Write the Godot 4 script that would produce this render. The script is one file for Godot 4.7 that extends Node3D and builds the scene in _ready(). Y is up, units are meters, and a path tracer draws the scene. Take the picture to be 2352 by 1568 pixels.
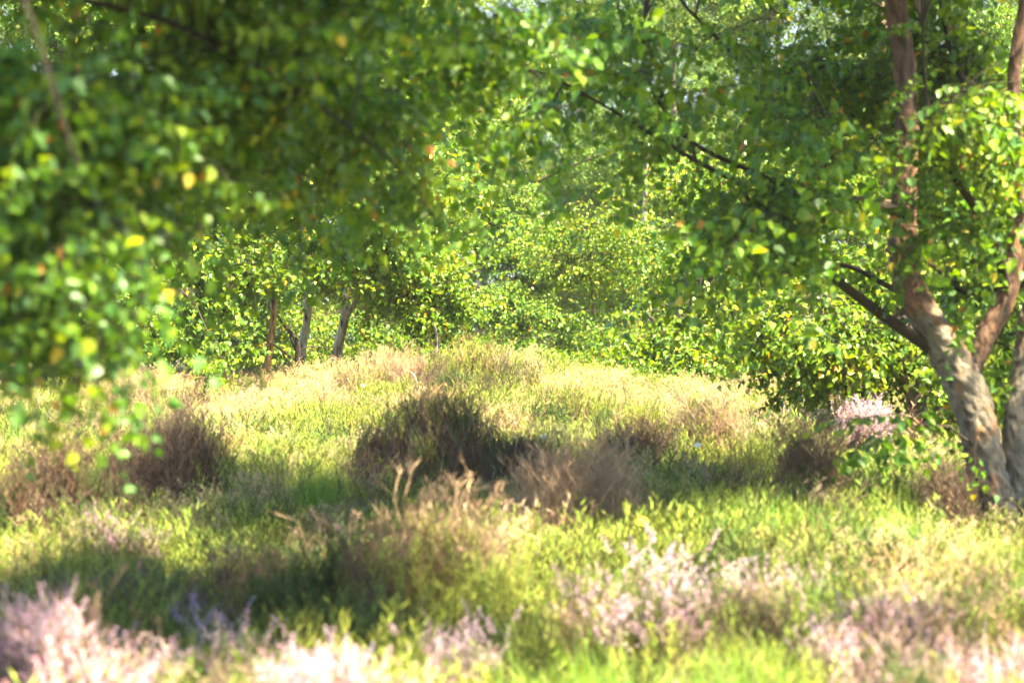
extends Node3D
# A heath with birch trees, seen through a long lens focused on the low rise 24 m away.

const K := 1.8257e-4          # tangent per picture unit (2352 x 1568 units across the frame)
const EYE := 1.5
var rng := RandomNumberGenerator.new()
var lumps := FastNoiseLite.new()
var patchy := FastNoiseLite.new()
var names := {}
var M := {}
var sprigs := []              # birch sprigs: {full, wood, leaves}
var far_sprigs := []
var tufts := {}               # heather tufts by kind
var taken := []               # footprints of the single bushes

func _ready() -> void:
	rng.seed = 41
	# ---- camera, sky, sun, exposure
	var cam := Camera3D.new()
	cam.name = "camera"
	cam.position = Vector3(0, EYE, 0)
	cam.near = 0.1
	cam.far = 900.0
	var lens := CameraAttributesPhysical.new()
	lens.frustum_focal_length = 85.0
	lens.frustum_focus_distance = 23.5
	lens.exposure_aperture = 2.7
	cam.attributes = lens
	cam.fov = rad_to_deg(2.0 * atan(784.0 * K))
	add_child(cam)
	cam.current = true
	var env := Environment.new()
	env.background_mode = Environment.BG_SKY
	var sky_mat := ProceduralSkyMaterial.new()
	sky_mat.sky_top_color = Color(0.42, 0.58, 0.82)
	sky_mat.sky_horizon_color = Color(0.82, 0.87, 0.9)
	sky_mat.sky_curve = 0.18
	sky_mat.ground_bottom_color = Color(0.12, 0.13, 0.08)
	sky_mat.ground_horizon_color = Color(0.5, 0.52, 0.45)
	sky_mat.sun_angle_max = 1.0
	var sky := Sky.new()
	sky.sky_material = sky_mat
	env.sky = sky
	env.tonemap_mode = Environment.TONE_MAPPER_LINEAR
	env.tonemap_exposure = 12.5
	env.background_energy_multiplier = 0.34
	env.fog_enabled = true
	env.fog_density = 0.0003
	env.fog_light_color = Color(0.93, 0.95, 0.88)
	env.sdfgi_enabled = true
	env.ssao_enabled = true
	env.ssil_enabled = true
	var we := WorldEnvironment.new()
	we.name = "world_environment"
	we.environment = env
	add_child(we)
	var sun := DirectionalLight3D.new()
	sun.name = "sun"
	sun.light_energy = 1.6
	sun.light_color = Color(1.0, 0.945, 0.81)
	sun.light_angular_distance = 2.5
	sun.shadow_enabled = true
	add_child(sun)
	var az := deg_to_rad(125.0)
	var el := deg_to_rad(60.0)
	sun.look_at_from_position(Vector3(sin(az) * cos(el), sin(el), -cos(az) * cos(el)) * 50.0, Vector3.ZERO)

	lumps.seed = 7
	lumps.frequency = 0.35
	lumps.fractal_octaves = 3
	patchy.seed = 23
	patchy.frequency = 0.5
	patchy.fractal_octaves = 2
	make_materials()
	make_sprigs()
	make_tufts()
	build_ground()
	build_trees()
	build_bushes()
	build_cover()
	build_details()

# ---------------------------------------------------------------- places

func at(u: float, v: float, d: float) -> Vector3:
	return Vector3((u - 1176.0) * K * d, EYE - (v - 784.0) * K * d, -d)

func ground_y(x: float, z: float) -> float:
	var d := -z
	var h := 0.1 + 0.0385 * (clampf(d, 4.0, 24.5) - 6.0)
	h -= 0.45 * smoothstep(25.0, 40.0, d)
	h += 0.24 * exp(-pow((x + 0.35) / 1.0, 2.0) - pow((d - 23.0) / 2.0, 2.0))
	h += 0.11 * lumps.get_noise_2d(x, z) * clampf(1.0 - (d - 30.0) / 30.0, 0.0, 1.0)
	h += 0.13 * patchy.get_noise_2d(x * 1.7 + 11.0, z * 1.3) * clampf((d - 5.0) / 3.0, 0.0, 1.0) * clampf(1.0 - (d - 24.0) / 6.0, 0.0, 1.0)
	return h

func on_ground(u: float, v: float, lift: float) -> Vector3:
	var d := 5.0
	while d < 60.0:
		var p := at(u, v, d)
		if p.y < ground_y(p.x, p.z) + lift:
			return Vector3(p.x, ground_y(p.x, p.z), p.z)
		d += 0.05
	return at(u, v, 60.0)

# ---------------------------------------------------------------- nodes

func numbered(called: String) -> String:
	if not names.has(called):
		names[called] = 0
		return called
	names[called] += 1
	return "%s_%03d" % [called, names[called]]

func thing(called: String, label: String, category: String, where: Vector3, group := "") -> Node3D:
	var o := Node3D.new()
	o.name = numbered(called)
	o.position = where
	o.set_meta("label", label)
	o.set_meta("category", category)
	if group:
		o.set_meta("group", group)
	add_child(o)
	return o

func part(called: String, mesh: Mesh, m: Material, parent: Node3D, t := Transform3D.IDENTITY) -> MeshInstance3D:
	var o := MeshInstance3D.new()
	o.name = called
	o.mesh = mesh
	o.material_override = m
	o.transform = t
	parent.add_child(o, true)
	return o

func copies(called: String, mesh: Mesh, m: Material, parent: Node3D, list: Array, tints: Array) -> MultiMeshInstance3D:
	var mm := MultiMesh.new()
	mm.transform_format = MultiMesh.TRANSFORM_3D
	mm.use_colors = true
	mm.mesh = mesh
	mm.instance_count = list.size()
	for i in list.size():
		mm.set_instance_transform(i, list[i])
		mm.set_instance_color(i, tints[i])
	var o := MultiMeshInstance3D.new()
	o.name = called
	o.multimesh = mm
	o.material_override = m
	o.set_meta("kind", "stuff")
	parent.add_child(o, true)
	return o

# ---------------------------------------------------------------- mesh collecting

func mb() -> Dictionary:
	return {"v": PackedVector3Array(), "n": PackedVector3Array(), "c": PackedColorArray(), "i": PackedInt32Array()}

func mesh_of(b: Dictionary) -> ArrayMesh:
	var a := []
	a.resize(Mesh.ARRAY_MAX)
	a[Mesh.ARRAY_VERTEX] = b.v
	a[Mesh.ARRAY_NORMAL] = b.n
	a[Mesh.ARRAY_COLOR] = b.c
	a[Mesh.ARRAY_INDEX] = b.i
	var m := ArrayMesh.new()
	m.add_surface_from_arrays(Mesh.PRIMITIVE_TRIANGLES, a)
	return m

func tri(b: Dictionary, p: Vector3, q: Vector3, r: Vector3, c: Color) -> void:
	var n := (r - p).cross(q - p).normalized()
	var s: int = b.v.size()
	b.v.append_array(PackedVector3Array([p, q, r]))
	b.n.append_array(PackedVector3Array([n, n, n]))
	b.c.append_array(PackedColorArray([c, c, c]))
	b.i.append_array(PackedInt32Array([s, s + 1, s + 2]))

func tube(b: Dictionary, pts: Array, radii: Array, sides: int, c: Color) -> void:
	var side := Vector3.ZERO
	var start: int = b.v.size()
	var n := pts.size()
	for i in n:
		var t: Vector3 = (pts[mini(i + 1, n - 1)] - pts[maxi(i - 1, 0)]).normalized()
		if i == 0:
			side = t.cross(Vector3(0.31, 0.2, 0.93) if absf(t.z) < 0.8 else Vector3.UP).normalized()
		else:
			side = (side - t * side.dot(t)).normalized()
		var up := t.cross(side)
		for k in sides:
			var w := TAU * k / sides
			var dir := side * cos(w) + up * sin(w)
			b.v.append(pts[i] + dir * radii[i])
			b.n.append(dir)
			b.c.append(c)
	for i in n - 1:
		for k in sides:
			var a0 := start + i * sides + k
			var a1 := start + i * sides + (k + 1) % sides
			b.i.append_array(PackedInt32Array([a0, a0 + sides, a1, a1, a0 + sides, a1 + sides]))

func smooth_path(pts: Array, radii: Array, step: float) -> Array:
	var c := Curve3D.new()
	c.bake_interval = 0.02
	var lengths := [0.0]
	for i in pts.size():
		var h: Vector3 = (pts[mini(i + 1, pts.size() - 1)] - pts[maxi(i - 1, 0)]) / 6.0
		c.add_point(pts[i], -h, h)
	for i in range(1, pts.size()):
		lengths.append(c.get_closest_offset(pts[i]))
	var total := c.get_baked_length()
	lengths[-1] = total
	var count := maxi(2, int(total / step))
	var out := []
	var rad := []
	for i in count + 1:
		var o := total * i / count
		var k := 0
		while k < lengths.size() - 2 and lengths[k + 1] < o:
			k += 1
		var f := clampf((o - lengths[k]) / maxf(lengths[k + 1] - lengths[k], 1e-4), 0.0, 1.0)
		out.append(c.sample_baked(o))
		rad.append(lerpf(radii[k], radii[k + 1], f))
	return [out, rad]

# Birch stem: swollen and uneven, pale peeling bark with dark plates, rusty where the bark is young.
func bark_tube(path: Array, rad: Array, sides: int, seed_: int, pale: Color, rust: float, dark: float, upper := Color(0, 0, 0), split := 99.0) -> ArrayMesh:
	var b := mb()
	var nz := FastNoiseLite.new()
	nz.seed = seed_
	nz.frequency = 1.0
	nz.fractal_octaves = 3
	tube(b, path, rad, sides, pale)
	var n := path.size()
	for i in n:
		for k in sides:
			var id: int = i * sides + k
			var dir: Vector3 = b.n[id]
			var p: Vector3 = b.v[id]
			var r: float = rad[i]
			var swell := nz.get_noise_3d(p.x * 5.0, p.y * 3.0, p.z * 5.0)
			var crack := nz.get_noise_3d(p.x * 22.0 + 9.0, p.y * 9.0, p.z * 22.0)
			var ring := nz.get_noise_3d(p.x * 8.0, p.y * 60.0 + 31.0, p.z * 8.0)
			b.v[id] = p + dir * r * (0.14 * swell + 0.1 * crack - 0.12 * maxf(0.0, 0.22 - absf(crack)) / 0.22)
			var streak := nz.get_noise_3d(p.x * 34.0, p.y * 5.0 - 17.0, p.z * 34.0)
			var own := pale
			if p.y + 0.5 * swell + 0.25 * streak > split:
				own = upper
			var c := own * (1.0 + 0.5 * crack + 0.7 * streak)
			var plate := nz.get_noise_3d(p.x * 9.0 - 40.0, p.y * 4.0, p.z * 9.0)
			if plate < -0.42 + dark or ring > 0.42:
				c = Color(0.045, 0.034, 0.026) * (1.0 + crack)
			elif plate > 0.4 - rust:
				c = Color(0.2, 0.105, 0.055) * (1.0 + 0.5 * crack)
			c.a = 1.0
			b.c[id] = c
	for id in b.n.size():
		b.n[id] = Vector3.ZERO
	for t in range(0, b.i.size(), 3):
		var p0: Vector3 = b.v[b.i[t]]
		var fn: Vector3 = (b.v[b.i[t + 2]] - p0).cross(b.v[b.i[t + 1]] - p0)
		for q in 3:
			b.n[b.i[t + q]] += fn
	for id in b.n.size():
		b.n[id] = b.n[id].normalized()
	return mesh_of(b)

# ---------------------------------------------------------------- materials

func plant_material(rough: float, through: Color, spec: float) -> StandardMaterial3D:
	var m := StandardMaterial3D.new()
	m.vertex_color_use_as_albedo = true
	m.roughness = rough
	m.metallic_specular = spec
	m.cull_mode = BaseMaterial3D.CULL_DISABLED
	if through.r + through.g > 0.0:
		m.backlight_enabled = true
		m.backlight = through
	return m

func make_materials() -> void:
	M.leaf = plant_material(0.42, Color(0.95, 0.95, 0.22), 0.4)
	M.heather = plant_material(0.7, Color(0.6, 0.6, 0.35), 0.3)
	M.grass = plant_material(0.5, Color(0.85, 0.9, 0.35), 0.4)
	M.wood = plant_material(0.85, Color(0, 0, 0), 0.25)
	var bark := plant_material(0.8, Color(0, 0, 0), 0.3)
	var nt := NoiseTexture2D.new()
	nt.width = 512
	nt.height = 512
	nt.seamless = true
	nt.as_normal_map = true
	nt.bump_strength = 6.0
	var fn := FastNoiseLite.new()
	fn.seed = 3
	fn.frequency = 0.02
	fn.fractal_octaves = 5
	nt.noise = fn
	bark.normal_enabled = true
	bark.normal_texture = nt
	bark.uv1_triplanar = true
	bark.uv1_world_triplanar = true
	bark.uv1_scale = Vector3(4, 1.5, 4)
	M.bark = bark
	var g := StandardMaterial3D.new()
	var gt := NoiseTexture2D.new()
	gt.width = 1024
	gt.height = 1024
	gt.seamless = true
	var gn := FastNoiseLite.new()
	gn.seed = 12
	gn.frequency = 0.012
	gn.fractal_octaves = 6
	gt.noise = gn
	var ramp := Gradient.new()
	ramp.offsets = PackedFloat32Array([0.0, 0.35, 0.5, 0.65, 1.0])
	ramp.colors = PackedColorArray([Color(0.13, 0.10, 0.06), Color(0.2, 0.17, 0.08), Color(0.24, 0.28, 0.09), Color(0.3, 0.26, 0.15), Color(0.38, 0.3, 0.2)])
	gt.color_ramp = ramp
	g.albedo_texture = gt
	g.roughness = 0.95
	g.uv1_triplanar = true
	g.uv1_world_triplanar = true
	g.uv1_scale = Vector3(0.7, 0.7, 0.7)
	M.ground = g

# ---------------------------------------------------------------- birch sprigs

const LEAF_COLOURS := [
	Color(0.11, 0.21, 0.018), Color(0.165, 0.27, 0.018), Color(0.068, 0.15, 0.02), Color(0.24, 0.325, 0.022),
	Color(0.105, 0.205, 0.045), Color(0.5, 0.36, 0.03), Color(0.42, 0.18, 0.03)]

func leaf_colour() -> int:
	var r := rng.randf()
	return 0 if r < 0.28 else 1 if r < 0.52 else 2 if r < 0.72 else 3 if r < 0.86 else 4 if r < 0.993 else 5 if r < 0.998 else 6

# One ovate leaf, 1 unit long along -Y from its stalk, folded along the midrib.
func add_leaf(b: Dictionary, t: Transform3D, c: Color, fine: bool) -> void:
	var tip := t * Vector3(0, -1, 0.12)
	var base := t * Vector3.ZERO
	var l1 := t * Vector3(-0.38, -0.3, -0.1)
	var r1 := t * Vector3(0.38, -0.3, -0.1)
	if not fine:
		tri(b, base, l1, tip, c)
		tri(b, base, tip, r1, c)
		return
	var mid := t * Vector3(0, -0.55, 0.03)
	var l0 := t * Vector3(-0.24, -0.07, -0.05)
	var r0 := t * Vector3(0.24, -0.07, -0.05)
	var l2 := t * Vector3(-0.24, -0.62, -0.03)
	var r2 := t * Vector3(0.24, -0.62, -0.03)
	tri(b, base, l0, mid, c)
	tri(b, l0, l1, mid, c)
	tri(b, l1, l2, mid, c)
	tri(b, l2, tip, mid, c)
	tri(b, base, mid, r0, c)
	tri(b, r0, mid, r1, c)
	tri(b, r1, mid, r2, c)
	tri(b, r2, mid, tip, c)

func leaf_transform(p: Vector3, size: float) -> Transform3D:
	var yaw := rng.randf() * TAU
	var basis_ := Basis(Vector3.UP, yaw) * Basis(Vector3.RIGHT, rng.randfn(0.75, 0.5)) * Basis(Vector3.UP, rng.randfn(0.0, 0.5))
	return Transform3D(basis_.scaled(Vector3.ONE * size), p)

func make_sprig(fine: bool, length: float, sides_n: int, leaf_size: float) -> Dictionary:
	var wood := mb()
	var full := mb()
	var leaves := []
	var wc := Color(0.05, 0.035, 0.025)
	var main := []
	var mr := []
	for i in 6:
		var f := i / 5.0
		main.append(Vector3(length * f, -0.22 * length * f * f + 0.02 * sin(f * 7.0), 0.05 * length * sin(f * 4.0 + sides_n)))
		mr.append(lerpf(0.0035, 0.0012, f))
	for bb in [wood, full]:
		tube(bb, main, mr, 3, wc)
	for s in sides_n + 1:
		var f := 0.12 + 0.88 * s / sides_n
		var o: Vector3 = main[int(f * 4.99)].lerp(main[mini(int(f * 4.99) + 1, 5)], fmod(f * 4.99, 1.0)) if s < sides_n else main[5]
		var ang := (1.0 if s % 2 == 0 else -1.0) * rng.randf_range(0.5, 1.2) if s < sides_n else 0.0
		var dir := Vector3(cos(ang), rng.randf_range(-0.5, 0.25), sin(ang)).normalized()
		var l := length * rng.randf_range(0.28, 0.48) * (1.15 - 0.5 * f)
		var pts := []
		var rr := []
		for i in 4:
			var g := i / 3.0
			pts.append(o + dir * l * g + Vector3(0, -0.3 * l * g * g, 0))
			rr.append(lerpf(0.0016, 0.0007, g))
		for bb in [wood, full]:
			tube(bb, pts, rr, 3, wc)
		var n := maxi(3, int(l / (0.026 * leaf_size / 0.045)))
		for j in n:
			var g := (j + 0.7) / n
			var q: Vector3 = pts[int(g * 2.99)].lerp(pts[mini(int(g * 2.99) + 1, 3)], fmod(g * 2.99, 1.0))
			q += Vector3(rng.randfn(0, 0.009), rng.randfn(-0.008, 0.006), rng.randfn(0, 0.009))
			var t := leaf_transform(q, leaf_size * rng.randf_range(0.7, 1.2))
			var c := leaf_colour()
			leaves.append([t, c])
			add_leaf(full, t, LEAF_COLOURS[c] * rng.randf_range(0.85, 1.15), fine)
	return {"full": mesh_of(full), "wood": mesh_of(wood), "leaves": leaves}

func make_sprigs() -> void:
	for k in 6:
		sprigs.append(make_sprig(true, rng.randf_range(0.45, 0.65), 7 + k % 3, 0.055))
	for k in 3:
		far_sprigs.append(make_sprig(false, 0.8, 9, 0.06))

# ---------------------------------------------------------------- heather tufts

func spike(b: Dictionary, p: Vector3, q: Vector3, r: float, c: Color) -> void:
	var t := (q - p).normalized()
	var s := t.cross(Vector3(0.4, 0.1, 0.9)).normalized() * r
	var w := t.cross(s)
	var m := p.lerp(q, 0.35)
	var ring := [m + s, m - s * 0.5 + w * 0.87, m - s * 0.5 - w * 0.87]
	for i in 3:
		tri(b, p, ring[(i + 1) % 3], ring[i], c)
		tri(b, ring[i], ring[(i + 1) % 3], q, c)

func needles(b: Dictionary, p: Vector3, q: Vector3, n: int, l: float, c: Color) -> void:
	for i in n:
		var o := p.lerp(q, (i + rng.randf()) / n)
		var a := rng.randf() * TAU
		var e := (Vector3(cos(a), 0.0, sin(a)) + (q - p).normalized() * 0.8).normalized()
		var w := e.cross(Vector3(rng.randf() - 0.5, 1, rng.randf() - 0.5)).normalized() * l * 0.22
		tri(b, o - w, o + e * l, o + w, c * rng.randf_range(0.8, 1.2))

func make_tuft(o: Dictionary) -> ArrayMesh:
	var b := mb()
	for s in o.stems:
		var a := rng.randf() * TAU
		var lean: float = rng.randf_range(0.05, 0.55) * o.spread
		var h: float = o.h * rng.randf_range(0.7, 1.15)
		var foot := Vector3(cos(a + 1.0), 0, sin(a + 1.0)) * rng.randf() * 0.05
		var top := foot + Vector3(cos(a) * lean * h, h, sin(a) * lean * h)
		var mid := foot.lerp(top, 0.5) + Vector3(rng.randfn(0, 0.025), 0, rng.randfn(0, 0.025))
		tube(b, [foot, mid, top], [o.thick, o.thick * 0.75, o.thick * 0.4], 3, o.wood * rng.randf_range(0.7, 1.3))
		for j in o.shoots:
			var f: float = lerpf(o.from, 1.0, (j + rng.randf()) / o.shoots)
			var q := foot.lerp(mid, f * 2.0) if f < 0.5 else mid.lerp(top, f * 2.0 - 1.0)
			var a2 := rng.randf() * TAU
			var dir := Vector3(cos(a2) * o.fan, rng.randf_range(0.5, 1.1), sin(a2) * o.fan).normalized()
			var l: float = o.len * rng.randf_range(0.6, 1.3)
			var e := q + dir * l
			if o.has("green"):
				var c: Color = o.green[rng.randi() % o.green.size()] * rng.randf_range(0.8, 1.2)
				c.a = 1.0
				spike(b, q, e, o.width, c)
				needles(b, q, e, o.needle, o.width * 2.6, c)
			else:
				spike(b, q, e, o.thick * 0.5, o.wood * rng.randf_range(0.7, 1.4))
				for m in o.needle:
					var z := q.lerp(e, 0.3 + 0.7 * rng.randf())
					var y := z + (dir + Vector3(rng.randfn(0, 0.6), rng.randf() * 0.4, rng.randfn(0, 0.6))).normalized() * l * 0.4
					spike(b, z, y, o.thick * 0.45, o.wood * rng.randf_range(0.7, 1.5))
			if o.has("flower") and rng.randf() < o.bloom:
				var fl: float = o.flower_len * rng.randf_range(0.6, 1.2)
				for m in o.bells:
					var g: float = float(m) / o.bells
					var a3 := rng.randf() * TAU
					var z := e + dir * (fl * g - 0.3 * fl) + Vector3(cos(a3), 0, sin(a3)) * 0.006 * (1.2 - g)
					var c: Color = o.flower[rng.randi() % o.flower.size()] * rng.randf_range(0.85, 1.15)
					c.a = 1.0
					spike(b, z, z + Vector3(cos(a3) * 0.007, rng.randf_range(-0.005, 0.005), sin(a3) * 0.007), 0.0035, c)
	return mesh_of(b)

func make_grass() -> ArrayMesh:
	var b := mb()
	for s in 40:
		var a := rng.randf() * TAU
		var h := rng.randf_range(0.22, 0.46)
		var lean := rng.randf_range(0.1, 0.7) * h
		var p := Vector3(rng.randfn(0, 0.035), 0, rng.randfn(0, 0.035))
		var d := Vector3(cos(a), 0, sin(a))
		var w := Vector3(-sin(a), 0, cos(a)) * rng.randf_range(0.001, 0.0021)
		var c: Color = [Color(0.11, 0.22, 0.02), Color(0.15, 0.27, 0.025), Color(0.2, 0.29, 0.04), Color(0.36, 0.31, 0.12)][0 if s % 9 < 4 else 1 if s % 9 < 7 else 2 if s % 9 < 8 else 3]
		var prev := p
		for i in 4:
			var f := (i + 1) / 4.0
			var q := p + d * lean * f * f + Vector3.UP * h * (f - 0.18 * f * f)
			var w0 := w * (1.0 - i / 4.0)
			var w1 := w * (1.0 - f)
			tri(b, prev - w0, prev + w0, q + w1, c)
			if i < 3:
				tri(b, prev - w0, q + w1, q - w1, c)
			prev = q
	return mesh_of(b)

func make_tufts() -> void:
	var bark_c := Color(0.075, 0.045, 0.03)
	var greens := [Color(0.165, 0.225, 0.025), Color(0.23, 0.295, 0.035), Color(0.31, 0.335, 0.06), Color(0.12, 0.17, 0.025)]
	var deep := [Color(0.055, 0.105, 0.02), Color(0.075, 0.135, 0.022), Color(0.05, 0.085, 0.022)]
	var straw := [Color(0.4, 0.3, 0.15), Color(0.44, 0.29, 0.18), Color(0.36, 0.31, 0.11)]
	var pinks := [Color(0.42, 0.24, 0.32), Color(0.5, 0.32, 0.38), Color(0.36, 0.2, 0.28), Color(0.5, 0.37, 0.38)]
	var kinds := {
		"green": {"stems": 12, "h": 0.32, "spread": 1.0, "thick": 0.0022, "wood": bark_c, "shoots": 15, "from": 0.3, "fan": 0.45, "len": 0.038, "green": greens, "width": 0.0018, "needle": 8},
		"deep": {"stems": 13, "h": 0.32, "spread": 0.9, "thick": 0.0022, "wood": bark_c, "shoots": 15, "from": 0.3, "fan": 0.45, "len": 0.04, "green": deep, "width": 0.002, "needle": 8},
		"straw": {"stems": 12, "h": 0.31, "spread": 1.0, "thick": 0.002, "wood": bark_c, "shoots": 5, "from": 0.4, "fan": 0.5, "len": 0.05, "green": greens, "width": 0.002, "needle": 6, "flower": straw, "bloom": 0.85, "flower_len": 0.07, "bells": 10},
		"pink": {"stems": 12, "h": 0.33, "spread": 1.0, "thick": 0.002, "wood": bark_c, "shoots": 5, "from": 0.4, "fan": 0.5, "len": 0.05, "green": greens, "width": 0.002, "needle": 5, "flower": pinks, "bloom": 0.9, "flower_len": 0.1, "bells": 18},
		"rust": {"stems": 15, "h": 0.33, "spread": 1.1, "thick": 0.0022, "wood": Color(0.2, 0.13, 0.085), "shoots": 6, "from": 0.3, "fan": 0.9, "len": 0.09, "needle": 5},
		"dark": {"stems": 16, "h": 0.33, "spread": 0.9, "thick": 0.0026, "wood": Color(0.1, 0.066, 0.045), "shoots": 8, "from": 0.25, "fan": 0.8, "len": 0.08, "needle": 5},
		"tan": {"stems": 15, "h": 0.33, "spread": 1.2, "thick": 0.0024, "wood": Color(0.29, 0.2, 0.12), "shoots": 6, "from": 0.25, "fan": 1.0, "len": 0.09, "needle": 6}}
	for k in kinds:
		tufts[k] = []
		for v in 2:
			tufts[k].append(make_tuft(kinds[k]))
	tufts["grass"] = [make_grass(), make_grass()]

func tuft_material(kind: String) -> Material:
	return M.grass if kind == "grass" else M.wood if kind in ["rust", "dark", "tan"] else M.heather

# ---------------------------------------------------------------- ground

func build_ground() -> void:
	var b := mb()
	var xs := []
	var ds := []
	var v := -6.0
	while v < 62.0:
		ds.append(v)
		v += 0.2
	ds.append_array([66.0, 72.0, 80.0, 95.0, 120.0, 170.0, 260.0, 420.0])
	ds.push_front(-12.0)
	ds.push_front(-40.0)
	var x := -9.0
	while x <= 9.0:
		xs.append(x)
		x += 0.2
	for e in [12.0, 17.0, 25.0, 40.0, 80.0, 160.0, 300.0]:
		xs.append(e)
		xs.push_front(-e)
	for d in ds:
		for q in xs:
			b.v.append(Vector3(q, ground_y(q, -d), -d))
			b.n.append(Vector3.UP)
			b.c.append(Color.WHITE)
	var w := xs.size()
	for r in ds.size() - 1:
		for c in w - 1:
			var a := r * w + c
			b.i.append_array(PackedInt32Array([a, a + w, a + 1, a + 1, a + w, a + w + 1]))
	for r in ds.size():
		for c in w:
			var e := 0.1
			var p: Vector3 = b.v[r * w + c]
			b.n[r * w + c] = Vector3(ground_y(p.x - e, p.z) - ground_y(p.x + e, p.z), 2.0 * e, ground_y(p.x, p.z - e) - ground_y(p.x, p.z + e)).normalized()
	var o := part("ground", mesh_of(b), M.ground, self)
	o.set_meta("kind", "structure")

# ---------------------------------------------------------------- trees

# spec: base, stems [[points u,v,d..., radii m]], branches, blobs [u, v, d, ru, rv, rd (m), sprigs]
func tree(called: String, label: String, stems: Array, branches: Array, blobs: Array, tint: Color, o := {}) -> Node3D:
	var first: Vector3 = stems[0][0][0]
	var root_at := Vector3(first.x, ground_y(first.x, first.z), first.z)
	var root := thing(called, label, "tree", root_at, o.get("group", "birch trees around the heath"))
	var inv := Transform3D(Basis.IDENTITY, -root_at)
	var wood_points := []
	var idx := 0
	for s in stems:
		var pr := smooth_path(s[0], s[1], o.get("step", 0.05))
		for q in range(0, pr[0].size(), 4):
			wood_points.append(pr[0][q])
		var local := []
		for q in pr[0]:
			local.append(inv * q)
		part("trunk", bark_tube(local, pr[1], o.get("sides", 14), 11 + idx, s[2] if s.size() > 2 else o.get("pale", Color(0.4, 0.34, 0.27)), o.get("rust", 0.1), o.get("dark", 0.1), o.get("upper", Color(0, 0, 0)), o.get("split", 99.0)), M.bark, root)
		idx += 1
	for s in branches:
		var pr := smooth_path(s[0], s[1], 0.06)
		var local := []
		for q in pr[0]:
			wood_points.append(q)
			local.append(inv * q)
		var b := mb()
		for q in pr[1].size():
			pr[1][q] *= o.get("thick", 1.0)
		tube(b, local, pr[1], 7, o.get("branch_colour", Color(0.028, 0.02, 0.016)))
		part("branch", mesh_of(b), M.wood, root)
	var dressed := []
	if o.has("dress"):
		for s in branches:
			var pr := smooth_path(s[0], s[1], 1.0 / o.dress)
			for q in range(int(pr[0].size() * 0.3), pr[0].size()):
				var along: Vector3 = (pr[0][q] - pr[0][q - 1]).normalized()
				dressed.append([pr[0][q], along])
	# boughs carry sprays of sprigs
	var pool: Array = far_sprigs if o.get("far", false) else sprigs
	var lists := []
	var tints := []
	for k in pool.size():
		lists.append([])
		tints.append([])
	var twig_mesh := mb()
	var fat: float = o.get("twig", 1.0)
	var placed := []
	var nb := 0
	for bl in blobs:
		var centre := at(bl[0], bl[1], bl[2])
		var arm: float = o.get("arm", 0.4)
		var rad := Vector3(bl[3] * K * bl[2], bl[4] * K * bl[2], bl[5])
		rad = (rad - Vector3.ONE * arm * 0.8).max(rad * 0.35)
		var per: int = o.get("per", 9)
		var sprays := maxi(1, int(bl[6] * o.get("amount", 1.0) / float(per)))
		for s in sprays:
			var dir := Vector3(rng.randfn(), rng.randfn(), rng.randfn()).normalized()
			var p := centre + dir * rad * pow(rng.randf(), 0.45)
			if lumps.get_noise_3d(p.x * 4.0, p.y * 4.0, p.z * 4.0) < -0.22:
				continue
			var from: Vector3 = wood_points[0]
			var best := 1e9
			for q in wood_points:
				var dd: float = q.distance_squared_to(p + Vector3(0, -0.25, 0))
				if dd < best:
					best = dd
					from = q
			var reach := p - from
			reach.y *= 0.5
			var out_dir := (reach.normalized() + dir * 0.5 + Vector3(rng.randfn(0, 0.35), -0.1, rng.randfn(0, 0.35))).normalized()
			var scale_: float = o.get("scale", 1.0)
			var tip := p + out_dir * arm * 0.7 * scale_ + Vector3(0, -0.15 * arm, 0)
			var knee := p - out_dir * arm * scale_ + Vector3(rng.randfn(0, 0.04), -0.03, rng.randfn(0, 0.04))
			var start := from if sqrt(best) < o.get("reach", 1.8) else knee - out_dir * 0.3
			var bend := start.lerp(knee, 0.55) + Vector3(0, 0.12 * start.distance_to(knee), 0)
			tube(twig_mesh, [inv * start, inv * bend, inv * knee, inv * p, inv * tip], [0.009 * fat, 0.007 * fat, 0.005 * fat, 0.004 * fat, 0.002 * fat], 3, Color(0.05, 0.036, 0.028))
			var hue := rng.randfn(0.0, 0.1)
			var lum := rng.randfn(1.0, 0.12)
			for j in per:
				var f := float(j) / per
				var q := knee.lerp(p, f * 2.0) if f < 0.5 else p.lerp(tip, f * 2.0 - 1.0)
				q += Vector3(rng.randfn(0, 0.04), rng.randfn(0, 0.03), rng.randfn(0, 0.04)) * scale_ - out_dir * 0.22
				var yaw := atan2(-out_dir.z, out_dir.x) + rng.randfn(0, 0.8)
				var ba := Basis(Vector3.UP, yaw) * Basis(Vector3.BACK, rng.randfn(-0.28, 0.35)) * Basis(Vector3.RIGHT, rng.randfn(0, 0.35))
				var sc := rng.randf_range(0.75, 1.15) * scale_
				var t := Transform3D(ba.scaled(Vector3.ONE * sc), q)
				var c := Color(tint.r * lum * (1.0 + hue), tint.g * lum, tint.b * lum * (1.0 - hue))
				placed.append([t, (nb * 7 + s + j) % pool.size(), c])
		nb += 1
	for q in dressed:
		var yaw := atan2(-q[1].z, q[1].x) + rng.randfn(0, 0.9)
		var ba := Basis(Vector3.UP, yaw) * Basis(Vector3.BACK, rng.randfn(-0.15, 0.4)) * Basis(Vector3.RIGHT, rng.randfn(0, 0.4))
		placed.append([Transform3D(ba.scaled(Vector3.ONE * rng.randf_range(0.5, 0.85)), q[0]), rng.randi() % pool.size(), tint])
	# the sprigs that show largest are built twig by twig and leaf by leaf
	var single: int = o.get("leaves", 0)
	var showing := []
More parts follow.
